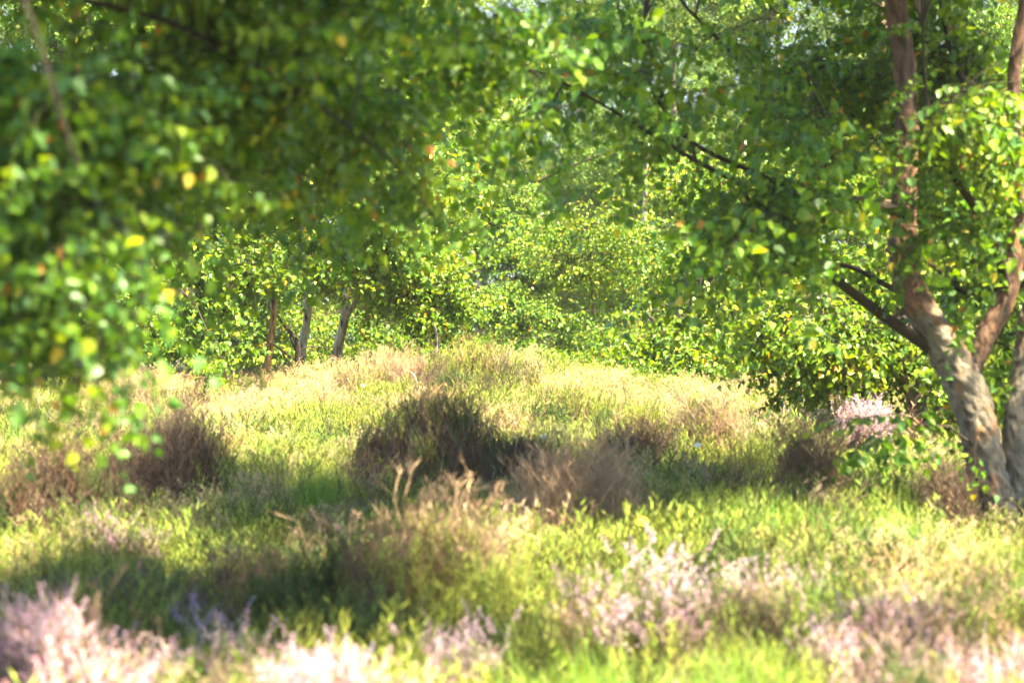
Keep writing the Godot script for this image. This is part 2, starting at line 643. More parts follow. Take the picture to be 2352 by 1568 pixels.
	if single > 0:
		for i in placed.size():
			var p: Vector3 = placed[i][0].origin
			var uu := p.x / (-p.z * K) + 1176.0
			var vv := 784.0 - (p.y - EYE) / (-p.z * K)
			if uu > 60.0 and uu < 2290.0 and vv > 60.0 and vv < 1500.0:
				showing.append([-p.z, i])
		showing.sort()
	var apart := {}
	var leaf_meshes := []
	if single > 0:
		for c in LEAF_COLOURS:
			var b := mb()
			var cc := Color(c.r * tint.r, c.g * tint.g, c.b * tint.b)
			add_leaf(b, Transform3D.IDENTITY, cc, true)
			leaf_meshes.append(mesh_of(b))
	for e in showing:
		if single <= 0:
			break
		var pl: Array = placed[e[1]]
		apart[e[1]] = true
		var tw := part("twig", pool[pl[1]].wood, M.wood, root, inv * pl[0])
		for lf in pool[pl[1]].leaves:
			if single <= 0:
				break
			part("leaf", leaf_meshes[lf[1]], M.leaf, tw, lf[0])
			single -= 1
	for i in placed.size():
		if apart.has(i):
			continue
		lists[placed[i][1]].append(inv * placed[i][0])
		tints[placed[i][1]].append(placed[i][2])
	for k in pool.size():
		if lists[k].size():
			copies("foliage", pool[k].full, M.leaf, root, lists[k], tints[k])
	if twig_mesh.v.size():
		var o2 := part("branchwork", mesh_of(twig_mesh), M.wood, root)
		o2.set_meta("kind", "stuff")
	return root

func pix(list: Array, d: float) -> Array:
	var out := []
	for p in list:
		out.append(at(p[0], p[1], p[2] if p.size() > 2 else d))
	return out

func build_trees() -> void:
	var green := Color(1, 1, 1)
	# the forked birch by the heath
	var d := 13.0
	tree("birch_tree", "thick forked birch with pale base and rusty leaning trunk rising from the grass", [
		[pix([[2300, 1260], [2285, 1160], [2262, 1050], [2235, 930], [2185, 820], [2122, 720], [2078, 620], [2076, 490], [2084, 330], [2078, 150], [2060, 0], [2050, -320], [2080, -700], [2150, -1500]], d), [0.145, 0.118, 0.106, 0.112, 0.108, 0.088, 0.076, 0.074, 0.066, 0.06, 0.056, 0.046, 0.036, 0.012]],
		[pix([[2215, 880], [2262, 775], [2308, 690], [2334, 570], [2342, 400], [2330, 180], [2370, -100], [2400, -500]], d), [0.06, 0.062, 0.058, 0.052, 0.046, 0.038, 0.03, 0.01], Color(0.06, 0.045, 0.035)],
		[pix([[2345, 1260, 13.1], [2338, 1120, 13.1], [2336, 980, 13.1], [2352, 850, 13.2], [2380, 600, 13.3], [2430, 200, 13.4], [2460, -300, 13.5]], d), [0.1, 0.085, 0.075, 0.066, 0.055, 0.045, 0.012]]],
		[
		[pix([[2140, 800, 13.0], [2052, 740, 12.92], [1927, 646, 12.7], [1866, 590, 12.6], [1826, 525, 12.5], [1722, 435, 12.3], [1601, 370, 12.1], [1426, 265, 11.8], [1276, 180, 11.6], [1180, 150, 11.5]], d), [0.034, 0.03, 0.024, 0.021, 0.018, 0.015, 0.012, 0.009, 0.005, 0.002]],
		[pix([[2100, 690, 13.02], [2027, 650, 13.15], [1937, 608, 13.3], [1842, 622, 13.4], [1762, 622, 13.5], [1651, 604, 13.6]], d), [0.018, 0.016, 0.013, 0.011, 0.008, 0.004]],
		[pix([[2076, 490, 12.95], [1960, 455, 12.7], [1850, 440, 12.5], [1696, 380, 12.3], [1576, 315, 12.1], [1500, 210, 12.0], [1440, 90, 11.9]], d), [0.03, 0.022, 0.018, 0.013, 0.01, 0.007, 0.003]],
		[pix([[2084, 330, 12.95], [1960, 300, 13.1], [1801, 230, 13.3], [1611, 50, 13.4], [1566, 0, 13.5], [1500, -120, 13.5]], d), [0.02, 0.016, 0.013, 0.01, 0.008, 0.003]],
		[pix([[1601, 370, 12.1], [1560, 250, 12.2], [1530, 170, 12.2], [1480, 40, 12.2]], d), [0.008, 0.007, 0.006, 0.003]],
		[pix([[2322, 640, 13.0], [2277, 666, 13.1], [2212, 670, 13.2], [2170, 630, 13.2], [2105, 585, 13.3], [2040, 560, 13.4]], d), [0.02, 0.018, 0.016, 0.013, 0.01, 0.005]],
		[pix([[2318, 690, 13.0], [2288, 560, 12.85], [2230, 460, 12.6], [2170, 370, 12.5], [2130, 240, 12.4], [2120, 60, 12.3]], d), [0.03, 0.026, 0.022, 0.018, 0.012, 0.005]],
		[pix([[2050, -320, 13.0], [1850, -800, 12.2], [1650, -1150, 11.4], [1350, -1300, 11.0]], d), [0.03, 0.024, 0.016, 0.005]],  # unseen bough above the frame, added to shade the heath
		[pix([[2400, 450, 13.3], [2600, 250, 13.0], [2850, 120, 12.7], [3100, 60, 12.5]], d), [0.03, 0.024, 0.016, 0.005]],  # unseen bough beside the frame, added to shade the trunk
		[pix([[2338, 450, 13.0], [2240, 250, 13.2], [2180, 100, 13.4], [2150, -80, 13.5]], d), [0.022, 0.018, 0.012, 0.006]]],
		[
		[2080, 130, 14.0, 420, 260, 0.9, 130], [1900, 230, 12.6, 160, 130, 0.5, 25], [2230, 200, 12.5, 120, 160, 0.5, 30], [1760, 60, 12.9, 220, 150, 0.9, 30], [2290, 380, 13.7, 190, 220, 0.6, 60],
		[1870, 400, 12.2, 170, 130, 0.5, 25], [1760, 490, 12.0, 150, 60, 0.4, 15], [1500, 520, 11.8, 70, 40, 0.3, 5],
		[1330, 110, 11.7, 150, 60, 0.4, 5], [1480, 70, 12.0, 150, 80, 0.6, 10], [2230, 600, 13.8, 120, 80, 0.4, 15], [2130, 500, 12.5, 70, 60, 0.3, 10],
		[1620, 610, 13.2, 120, 40, 0.4, 5], [2060, 985, 12.5, 70, 25, 0.2, 5], [2340, 760, 13.6, 60, 140, 0.5, 15], [1180, 90, 11.5, 140, 60, 0.3, 10], [1300, 0, 12.0, 250, 50, 0.5, 15], [2950, 60, 12.6, 360, 260, 0.9, 150],
		[2150, -750, 11.4, 640, 300, 1.2, 320], [1660, -1200, 11.3, 730, 430, 1.6, 330], [2000, -350, 13.0, 640, 330, 1.8, 420], [2150, -800, 13.2, 600, 340, 1.7, 380], [2200, -1200, 13.4, 500, 300, 1.5, 280], [2250, -1550, 13.4, 380, 260, 1.2, 160]], Color(0.94, 0.98, 1.05),  # unseen high foliage, extended to shade the heath and the visible leaves
		{"sides": 40, "step": 0.022, "leaves": 300, "rust": 0.0, "dark": 0.06, "upper": Color(0.105, 0.06, 0.04), "split": 1.25, "dress": 5.0, "thick": 1.1, "scale": 1.1, "per": 5, "arm": 0.3, "pale": Color(0.135, 0.113, 0.082)})

	# the birch that reaches in over the heath, close to the eye
	tree("birch_tree", "close blurred birch whose dark leafy boughs hang in over the heath", [
		[[Vector3(-3.1, -0.1, -7.6), Vector3(-3.05, 1.2, -7.6), Vector3(-2.9, 2.4, -7.7), Vector3(-2.95, 4.0, -7.8), Vector3(-2.8, 6.0, -7.9), Vector3(-2.7, 8.0, -7.9)], [0.13, 0.11, 0.09, 0.065, 0.045, 0.01]]],
		[
		[[Vector3(-2.95, 2.0, -7.65), Vector3(-2.0, 2.5, -7.4), Vector3(-1.2, 2.55, -7.6), Vector3(-0.5, 2.2, -8.4), Vector3(-0.25, 1.9, -9.2)], [0.035, 0.026, 0.018, 0.01, 0.003]],
		[pix([[-200, 560, 7.6], [100, 480, 7.4], [190, 470, 7.3], [330, 520, 7.2], [480, 640, 7.0]], 7.4), [0.02, 0.014, 0.01, 0.007, 0.003]],
		[[Vector3(-2.9, 2.6, -7.7), Vector3(-2.0, 2.9, -6.4), Vector3(-1.3, 2.6, -5.6), Vector3(-1.0, 1.9, -5.5)], [0.03, 0.022, 0.014, 0.004]],
		[[Vector3(-2.92, 3.0, -7.7), Vector3(-1.6, 3.4, -8.4), Vector3(-0.4, 3.1, -9.0), Vector3(0.1, 2.7, -9.3)], [0.03, 0.02, 0.012, 0.004]]],
		[
		[60, 150, 7.0, 280, 280, 0.7, 130], [0, 480, 6.7, 170, 240, 0.4, 60], [120, 760, 6.8, 40, 130, 0.12, 8], [-10, 690, 6.7, 80, 140, 0.2, 20], [280, 340, 7.3, 170, 130, 0.4, 45],
		[420, 160, 8.2, 320, 240, 0.9, 150], [330, 440, 8.2, 180, 120, 0.5, 36], [720, 160, 9.4, 260, 190, 0.7, 100], [780, 420, 9.8, 190, 150, 0.4, 36],
		[930, 400, 10.2, 130, 140, 0.3, 16], [1020, 60, 9.8, 260, 90, 0.5, 60], [560, -150, 8.6, 700, 220, 1.2, 260], [200, -500, 8.2, 750, 320, 1.8, 420], [0, -1100, 8.0, 900, 400, 2.2, 400], [260, -2050, 6.0, 1200, 730, 2.0, 520], [400, -700, 6.8, 620, 260, 1.0, 200]], Color(0.92, 0.97, 1.05),  # crown above the frame, extended out of sight to shade the lower boughs
		{"leaves": 300, "sides": 20, "arm": 0.18, "per": 4, "scale": 0.85, "amount": 0.9, "twig": 0.45, "reach": 0.45, "thick": 0.55})

	# birches beyond the heath, in focus
	tree("birch_tree", "slim orange brown birch stem beside a dead snag beyond the heath", [
		[pix([[612, 850, 24.5], [620, 790, 24.5], [628, 720, 24.5], [632, 560, 24.6], [660, 300, 24.8], [670, 0, 25.0], [640, -250, 25.0]], 24.5), [0.042, 0.036, 0.034, 0.031, 0.028, 0.02, 0.01]]],
		[[pix([[630, 640, 24.5], [540, 560, 23.8], [440, 540, 23.4]], 24), [0.02, 0.014, 0.004]], [pix([[640, 480, 24.6], [760, 380, 24.0], [860, 340, 23.6]], 24), [0.02, 0.014, 0.004]]],
		[[510, 560, 23.6, 270, 170, 1.0, 330], [640, 340, 24.0, 320, 220, 1.3, 560], [420, 700, 23.2, 200, 80, 0.6, 130], [600, 60, 24.6, 380, 240, 1.5, 520], [620, -350, 25, 380, 260, 1.5, 400]], green,
		{"pale": Color(0.34, 0.2, 0.09), "rust": 0.3, "dark": 0.02, "amount": 0.8, "leaves": 300})
	tree("birch_tree", "pale grey birch trunk behind the dark dead snag", [
		[pix([[688, 850, 25.6], [694, 790, 25.6], [706, 720, 25.6], [712, 560, 25.8], [740, 300, 26], [770, 0, 26.2], [800, -250, 26.2]], 25.6), [0.058, 0.05, 0.046, 0.042, 0.036, 0.025, 0.01]]],
		[[pix([[712, 620, 25.7], [820, 520, 25.2], [930, 500, 24.8]], 24), [0.022, 0.014, 0.004]]],
		[[820, 570, 25.0, 250, 130, 0.9, 300], [900, 400, 25.2, 210, 220, 1.2, 460], [880, 220, 24.8, 170, 120, 0.8, 220], [800, 0, 26, 320, 240, 1.5, 420], [820, -380, 26, 380, 260, 1.5, 400]], green,
		{"pale": Color(0.38, 0.32, 0.24), "rust": 0.0, "dark": 0.04, "amount": 0.8, "leaves": 300})
	tree("birch_tree", "fork topped pale birch trunk beside the heather covered rise", [
		[pix([[770, 830, 26.4], [778, 790, 26.4], [790, 740, 26.4], [796, 690, 26.4], [830, 520, 26.6], [900, 250, 27], [930, -50, 27.2]], 26.4), [0.066, 0.056, 0.052, 0.046, 0.038, 0.028, 0.012]],
		[pix([[792, 730, 26.4], [812, 700, 26.3], [828, 640, 26.2], [850, 560, 26.1]], 26.4), [0.032, 0.028, 0.022, 0.01]]],
		[[pix([[830, 520, 26.6], [920, 420, 26], [1000, 370, 25.5]], 26), [0.02, 0.014, 0.004]]],
		[[960, 620, 26.0, 160, 150, 0.9, 300], [1010, 680, 25.6, 130, 80, 0.6, 120], [1000, 420, 26.6, 140, 200, 1.0, 300], [980, 180, 27, 240, 200, 1.3, 350]], Color(1.05, 1.03, 1.0),
		{"pale": Color(0.42, 0.33, 0.22), "rust": 0.05, "dark": 0.06, "amount": 0.8, "leaves": 300})
	tree("birch_tree", "low spreading birch hanging over the brown heather at the far bank", [
		[pix([[180, 860, 23.5], [190, 700, 23.5], [150, 450, 23.8], [140, 100, 24], [150, -250, 24]], 23.5), [0.09, 0.08, 0.065, 0.045, 0.01]]],
		[[pix([[190, 700, 23.5], [290, 640, 22.8], [400, 650, 22.2]], 22), [0.022, 0.015, 0.004]]],
		[[280, 700, 22.6, 200, 90, 0.8, 260], [120, 640, 23.2, 230, 160, 1.1, 330], [360, 590, 23.0, 160, 90, 0.7, 140], [530, 815, 21.3, 70, 50, 0.4, 14], [180, 350, 23.8, 300, 250, 1.4, 520], [150, -50, 24.2, 360, 280, 1.5, 520]], green,
		{"leaves": 300, "amount": 0.7})
	# centre, where the path bends away
	tree("birch_tree", "grey green drooping birch at the end of the path behind the rise", [
		[pix([[1090, 900, 37], [1100, 760, 37], [1110, 600, 37], [1130, 400, 37.3], [1160, 150, 37.5]], 37), [0.12, 0.11, 0.09, 0.06, 0.015]]],
		[[pix([[1105, 720, 37], [1180, 640, 36.2], [1290, 600, 35.6]], 36), [0.03, 0.02, 0.005]], [pix([[1108, 640, 37], [1180, 540, 36.2], [1300, 470, 35.6]], 36), [0.03, 0.02, 0.005]], [pix([[1115, 560, 37], [1220, 430, 36.4], [1370, 360, 36.2], [1440, 340, 36]], 36), [0.03, 0.024, 0.016, 0.005]]],
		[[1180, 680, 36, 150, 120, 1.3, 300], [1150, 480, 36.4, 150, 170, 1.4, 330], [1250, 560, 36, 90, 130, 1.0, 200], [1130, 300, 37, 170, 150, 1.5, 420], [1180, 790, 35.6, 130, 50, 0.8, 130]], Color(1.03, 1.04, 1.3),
		{"leaves": 0, "scale": 0.78, "amount": 1.5})
	# the bright thicket of young birches
	tree("birch_tree", "bright yellow green young birch trailing leaves onto the heather", [
		[pix([[1660, 960, 25.5], [1665, 800, 25.5], [1690, 560, 25.8], [1720, 250, 26]], 25.5), [0.08, 0.07, 0.05, 0.01]]],
		[[pix([[1668, 760, 25.5], [1580, 690, 24.8], [1480, 720, 24.4]], 25), [0.02, 0.015, 0.004]]],
		[[1640, 780, 24.8, 200, 110, 1.0, 420], [1560, 840, 24.2, 140, 50, 0.5, 130], [1700, 600, 25.4, 220, 170, 1.2, 460], [1700, 400, 26, 220, 150, 1.2, 240]], Color(1.14, 1.06, 0.9),
		{"leaves": 300})
	tree("birch_tree", "lime green birch farther along the path, leaves glowing in the sun", [
		[pix([[1490, 880, 41], [1490, 780, 41], [1480, 520, 41.3], [1490, 330, 41.5]], 41), [0.1, 0.09, 0.06, 0.015]]],
		[],
		[[1450, 740, 40.4, 140, 90, 1.2, 380], [1430, 560, 41, 120, 140, 1.4, 380], [1510, 400, 41.5, 150, 120, 1.4, 260]], Color(1.14, 1.06, 0.9),
		{"leaves": 0, "scale": 1.1})
	tree("birch_tree", "birch with dark fissured trunk half hidden behind the pink heather", [
		[pix([[2125, 1010, 18.2], [2112, 920, 18.2], [2092, 850, 18.3], [2070, 700, 18.5], [2040, 450, 18.8], [2030, 100, 19], [2000, -200, 19]], 18.2), [0.12, 0.1, 0.095, 0.08, 0.06, 0.04, 0.01]]],
		[[pix([[2085, 800, 18.3], [1980, 740, 18.0], [1870, 760, 17.8]], 18), [0.025, 0.017, 0.004]]],
		[[1930, 750, 18.4, 190, 90, 0.7, 200], [1850, 680, 18.4, 200, 100, 0.8, 200], [2020, 560, 18.8, 260, 160, 1.1, 120], [2260, 780, 18.4, 140, 180, 0.9, 230], [2060, 300, 19, 380, 260, 1.5, 40], [1900, 830, 18.4, 150, 30, 0.4, 36], [2050, -150, 19, 380, 260, 1.5, 20]], Color(1.1, 1.05, 0.9),
		{"pale": Color(0.12, 0.085, 0.06), "rust": 0.1, "dark": 0.2, "leaves": 300})
	# farther birches that close the view
	var far_list := [
		["pale sunlit birch closing the view above the path bend", 1340, 52, 1.25, 500], ["hazy pale birch far down the path", 1280, 66, 1.2, 500],
		["tall bright birch behind the lime green one", 1560, 48, 1.3, 520], ["distant birch seen through the gap of the forked birch boughs", 1800, 44, 1.1, 520],
		["distant birch behind the dark fissured trunk", 2150, 40, 1.05, 520], ["distant birch beyond the close blurred boughs", 180, 42, 0.95, 520],
		["distant birch between the slim stems and the far bank", 520, 46, 1.0, 520], ["distant birch behind the fork topped trunk", 860, 44, 1.0, 520],
		["distant birch beside the end of the path", 1080, 56, 1.15, 500], ["farthest tall birch above the path bend", 1430, 78, 1.2, 500],
		["distant birch beyond the rim of the thicket", 2330, 50, 1.05, 420], ["farthest birch beyond the dark boughs", -60, 56, 1.0, 420], ["tall distant birch above the forked birch", 1960, 54, 1.15, 520], ["tall distant birch behind the dark limb of the forked birch", 2260, 36, 1.05, 520], ["tall distant birch above the fork topped trunk", 1000, 70, 1.1, 450], ["distant birch above the bright thicket", 1680, 64, 1.2, 450]]
	for f in far_list:
		var dd: float = f[2]
		var px := 1.0 / (K * dd)
		var u: float = f[1]
		var foot := at(u, 784, dd)
		var g := ground_y(foot.x, foot.z)
		var v0 := 784.0 + (EYE - g) * px
		tree("birch_tree", f[0], [
			[[Vector3(foot.x, g - 0.1, -dd), Vector3(foot.x + 0.1, g + 3, -dd), Vector3(foot.x - 0.1, g + 6, -dd), Vector3(foot.x, g + 9.5, -dd)], [0.14, 0.11, 0.07, 0.02]]],
			[[[Vector3(foot.x, g + 2.5, -dd), Vector3(foot.x - 1.2, g + 3.3, -dd + 0.6)], [0.04, 0.01]], [[Vector3(foot.x, g + 4, -dd), Vector3(foot.x + 1.3, g + 5, -dd + 0.5)], [0.04, 0.01]]],
			[[u, v0 - 2.0 * px, dd - 0.3, 2.2 * px, 1.6 * px, 2.0, f[4] * 0.9], [u, v0 - 4.8 * px, dd, 2.6 * px, 2.0 * px, 2.4, f[4]], [u, v0 - 8.2 * px, dd, 2.4 * px, 2.4 * px, 2.0, f[4] * 0.9]],
			Color(1.02, 1.02, 1.0), {"far": true, "group": "distant birches closing the view", "sides": 8, "step": 0.3, "scale": 0.95, "amount": 1.6})

	# an unseen tall birch, added outside the frame to shade the close boughs
	for f in [["tall unseen birch added outside the view to shade the close boughs", 2.9, 7.2, 1.6, 7.0, 420, 1.35, -1.6]]:
		var x: float = f[1]
		var dd: float = f[2]
		var g := ground_y(x, -dd)
		var px := 1.0 / (K * dd)
		var u: float = 1176.0 + (x + f[7]) * px
		var v0 := 784.0 + (EYE - g) * px
		tree("birch_tree", f[0], [[[Vector3(x, g - 0.1, -dd), Vector3(x + 0.1, g + 3, -dd), Vector3(x - 0.6, g + f[4] + 1.5, -dd)], [0.17, 0.12, 0.02]]],
			[[[Vector3(x, g + f[4] - 2.4, -dd), Vector3(x - 1.4, g + f[4] - 0.6, -dd + 0.6)], [0.04, 0.01]], [[Vector3(x, g + f[4] - 1.5, -dd), Vector3(x - 1.6, g + f[4], -dd - 0.5)], [0.04, 0.01]]],
			[[u, v0 - f[4] * px, dd, f[6] * px, 1.5 * px, f[3], f[5]]], green, {"far": true, "sides": 8, "step": 0.3, "scale": 1.1})
	# leafy undergrowth below the far trees
	for f in [["low leafy birch thicket behind the slim stems", 600, 31, 260], ["low leafy birch thicket behind the fork topped trunk", 830, 33, 260], ["low leafy thicket behind the far bank", 250, 31, 260],
		["low bright thicket at the bend of the path", 1345, 31, 220], ["low bright thicket beyond the lime green birch", 1560, 42, 240], ["low thicket behind the dark fissured trunk", 2050, 27, 260],
		["low thicket glimpsed beyond the forked birch", 2300, 26, 260], ["low leafy thicket at the far edge of the view", 20, 33, 240]]:
		var u: float = f[1]
		var dd: float = f[2]
		var foot := at(u, 784, dd)
		var g := ground_y(foot.x, foot.z)
		var px := 1.0 / (K * dd)
		var v0 := 784.0 + (EYE - g) * px
		tree("young_birch", f[0], [[[Vector3(foot.x, g - 0.1, -dd), Vector3(foot.x + 0.1, g + 1.2, -dd), Vector3(foot.x, g + 2.4, -dd)], [0.035, 0.022, 0.006]]], [],
			[[u, v0 - 0.9 * px, dd, 1.6 * px, 0.9 * px, 1.2, f[3]], [u, v0 - 2.3 * px, dd, 1.4 * px, 0.9 * px, 1.0, f[3]]], Color(1.1, 1.05, 0.95), {"pale": Color(0.12, 0.085, 0.06), "group": "young birches below the far trees", "sides": 8, "step": 0.15})

# ---------------------------------------------------------------- heather bushes

func bush(called: String, category: String, label: String, u: float, vtop: float, vbase: float, hw: float, mix: Array, density := 1.0) -> void:
	var p := on_ground(u, vbase, 0.24)
	var d := -p.z
	var r := hw * 1.18 * K * d
	var h := clampf((vbase - vtop) * K * d + 0.24, 0.3, 0.95)
	var rz := maxf(r * 0.75, 0.2)
	taken.append([p, r * 0.85, rz * 0.85])
	var root := thing(called, label, category, p, "bushes and tufts standing out on the heath")
	var has_wood := false
	for m in mix:
		has_wood = has_wood or m[1] in ["dark", "rust", "tan", "grass"]
	if not has_wood:
		mix = mix + [["woody_twigs", "dark", 0.35]]
	for m in mix:
		var n := int(m[2] * density * (22.0 + 95.0 * r * rz))
		var lists := [[], []]
		var tints := [[], []]
		for i in n:
			var a := rng.randf() * TAU
			var q := sqrt(rng.randf())
			var lo: float = m[4] if m.size() > 4 else 0.0
			q = lo + (1.0 - lo) * q
			var x := cos(a) * q * r
			var z := sin(a) * q * rz
			var up := sqrt(maxf(0.0, 1.0 - q * q * 0.75))
			var woody: bool = m[1] in ["dark", "rust", "tan", "grass"]
			var s: float = h * up * rng.randf_range(0.75, 1.1) / 0.36
			var raise_ := 0.0
			if not woody:
				s = minf(s, rng.randf_range(0.7, 1.05))
				raise_ = maxf(0.0, h * up * (m[3] if m.size() > 3 else 1.0) - s * 0.34) * rng.randf_range(0.75, 1.02)
			var tilt := Vector3(sin(a), 0, -cos(a))
			var ba := Basis(tilt, -q * 0.45 + rng.randfn(0, 0.08)) * Basis(Vector3.UP, rng.randf() * TAU)
			var wide := lerpf(1.0, s, 0.55)
			ba = ba * Basis.from_scale(Vector3(wide, s, wide))
			var y := ground_y(p.x + x, p.z + z) - p.y - 0.02 + raise_
			lists[i % 2].append(Transform3D(ba, Vector3(x, y, z)))
			var l := rng.randfn(1.0, 0.14)
			var hu := rng.randfn(0.0, 0.08)
			tints[i % 2].append(Color(l * (1.0 + hu), l, l * (1.0 - hu)))
		for k in 2:
			if lists[k].size():
				copies(m[0], tufts[m[1]][k], tuft_material(m[1]), root, lists[k], tints[k])

func build_bushes() -> void:
	var green := ["foliage", "green", 1.0]
	var deep := ["foliage", "deep", 0.8]
	var dark := ["woody_twigs", "dark", 1.0]
	var list := [
		["heather_bush", "green heather hummock crowning the low rise before the path", 1110, 772, 880, 140, [["foliage", "green", 1.3], ["seed_heads", "straw", 0.25]]],
		["heather_bush", "small dense dark green heather cushion below the crowning hummock", 1105, 862, 908, 48, [["foliage", "deep", 1.2]]],
		["heather_bush", "dark green heather cushion standing in for the shaded hollow on the rise", 1045, 838, 905, 60, [["foliage", "deep", 1.3]]],  # shade of the hollow is put into the foliage as deep green
		["heather_bush", "faded pinkish brown heather mound beside the crowning hummock", 890, 800, 890, 125, [["seed_heads", "straw", 0.8], ["dry_twigs", "rust", 0.4]]],
		["heather_bush", "large dark brown heather with green top in the middle of the heath", 1000, 890, 1085, 185, [["woody_twigs", "dark", 0.9], ["foliage", "deep", 0.6, 1.12], ["foliage", "green", 0.3, 1.14]]],
		["heather_bush", "narrow dark bush leaning against the large dark brown heather", 1190, 965, 1105, 80, [dark, ["foliage", "deep", 0.35, 1.05]]],
		["dead_heather", "dry tan twiggy dead heather mound in the middle of the heath", 1330, 985, 1170, 145, [["dry_twigs", "tan", 0.8], ["dry_twigs", "rust", 0.25]]],
		["heather_bush", "dark twiggy bush right behind the dry tan mound", 1465, 955, 1055, 105, [dark, ["foliage", "green", 0.3, 0.9]]],
		["heather_bush", "upright olive bush with brown stems before the bright thicket", 1620, 870, 990, 75, [["woody_twigs", "rust", 0.5], ["foliage", "green", 0.6]]],
		["flowering_heather", "tall pink flowering heather beside the dark fissured trunk", 1990, 912, 1000, 75, [["blossom", "pink", 1.0]]],
		["flowering_heather", "low pale pink heather under the trailing birch leaves", 1840, 930, 975, 80, [["blossom", "pink", 0.6], ["foliage", "green", 0.5]]],
		["heather_bush", "dark purple brown heather among green grass before the forked birch", 1860, 990, 1110, 115, [dark, ["foliage", "deep", 0.35]]],
		["heather_bush", "green heather clump next to the dark purple brown one", 1735, 965, 1075, 75, [["foliage", "green", 0.7], ["blades", "grass", 0.4]]],
		["heather_bush", "broad purplish brown heather in the shade at the heath's edge", 380, 930, 1110, 165, [["woody_twigs", "dark", 1.0], ["foliage", "deep", 0.2]]],
		["heather_bush", "deep shaded dark heather below the hanging birch sprays", 120, 985, 1160, 180, [["woody_twigs", "dark", 0.7], ["foliage", "deep", 0.5]]],
		["grass_tuft", "vivid green grass tuft between the dark heathers", 725, 1035, 1165, 75, [["blades", "grass", 1.5]]],
		["grass_tuft", "lime green grass patch at the heath's far edge", 45, 925, 1005, 70, [["blades", "grass", 1.3]]],
		["dead_heather", "rust brown dead heather standing tall in the near heath", 1040, 1095, 1320, 100, [["dry_twigs", "rust", 0.4], ["dry_twigs", "tan", 0.2], ["foliage", "green", 0.6]]],
		["heather_bush", "yellow green heather bush beside the rust brown dead one", 865, 1190, 1320, 100, [green]],
		["heather_bush", "small vivid yellow green bush in front of the rust brown heather", 1130, 1215, 1350, 75, [["foliage", "green", 0.8], ["blades", "grass", 0.4]]],
		["dead_heather", "low reddish brown withered heather in the half shade", 560, 1235, 1350, 95, [["dry_twigs", "rust", 0.4], ["woody_twigs", "dark", 0.4], ["foliage", "green", 0.4]]],
		["flowering_heather", "dense pale pink blurred heather in the near corner", 70, 1375, 1600, 150, [["blossom", "pink", 0.9]]],
		["flowering_heather", "lower pink blurred heather next to the dense corner one", 240, 1460, 1620, 130, [["blossom", "pink", 0.6], ["foliage", "green", 0.2]]],
		["flowering_heather", "wide pale pink heather patch in sun below the forked birch", 2060, 1375, 1500, 200, [["blossom", "pink", 0.6], ["foliage", "green", 0.35]]],
		["flowering_heather", "sparse pink heather in yellow grass in the sunny near heath", 1640, 1300, 1410, 200, [["blossom", "pink", 0.1], ["foliage", "green", 0.6]]],
		["flowering_heather", "pale pink heather at the near edge beside the dark green cushion", 2270, 1470, 1600, 130, [["blossom", "pink", 0.7]]],
		["flowering_heather", "two headed pink heather tuft at the very front", 740, 1490, 1620, 80, [["blossom", "pink", 0.8]]],
		["heather_bush", "dark green rounded heather cushion at the near edge", 2080, 1470, 1620, 90, [["foliage", "deep", 1.0], ["dry_twigs", "rust", 0.2]]],
		["heather_bush", "dark brown scrub at the foot of the forked birch", 2185, 1035, 1170, 50, [dark]],
		["grass_tuft", "tall yellow green grass in front of the forked birch", 2075, 1085, 1240, 100, [["blades", "grass", 1.3]]],
		["grass_tuft", "deep green grass hiding the roots of the forked birch", 2290, 1160, 1310, 85, [["blades", "grass", 1.4]]],
		["heather_bush", "brown heather on the far bank below the spreading birch", 280, 828, 900, 110, [["dry_twigs", "rust", 0.5], ["foliage", "green", 0.4], ["seed_heads", "straw", 0.3]]],
		["heather_bush", "grey green bush below the slim birch stems", 560, 850, 915, 62, [["foliage", "deep", 0.8], ["woody_twigs", "dark", 0.2]]],
		["heather_bush", "small green heather in front of the right slope of the rise", 1295, 868, 935, 50, [green]],
		["heather_bush", "green and tan heather tuft before the upright olive bush", 1465, 900, 985, 60, [["foliage", "green", 0.7], ["dry_twigs", "tan", 0.2]]],
		["heather_bush", "brown flecked heather near the forked birch grass", 2220, 1230, 1330, 70, [["dry_twigs", "tan", 0.4], ["foliage", "green", 0.5]]],
		["heather_bush", "dark brown sunk heather behind the front pink tufts", 1330, 1280, 1400, 70, [["dry_twigs", "rust", 0.2], ["foliage", "green", 0.6], ["woody_twigs", "dark", 0.2]]],
		["heather_bush", "lilac flecked dull heather in the shade below the dark bushes", 250, 1170, 1270, 110, [["foliage", "deep", 0.6], ["blossom", "pink", 0.12]]]]
	for e in list:
		bush(e[0], "grass" if e[0] == "grass_tuft" else "heather", e[1], e[2], e[3], e[4], e[5], e[6])

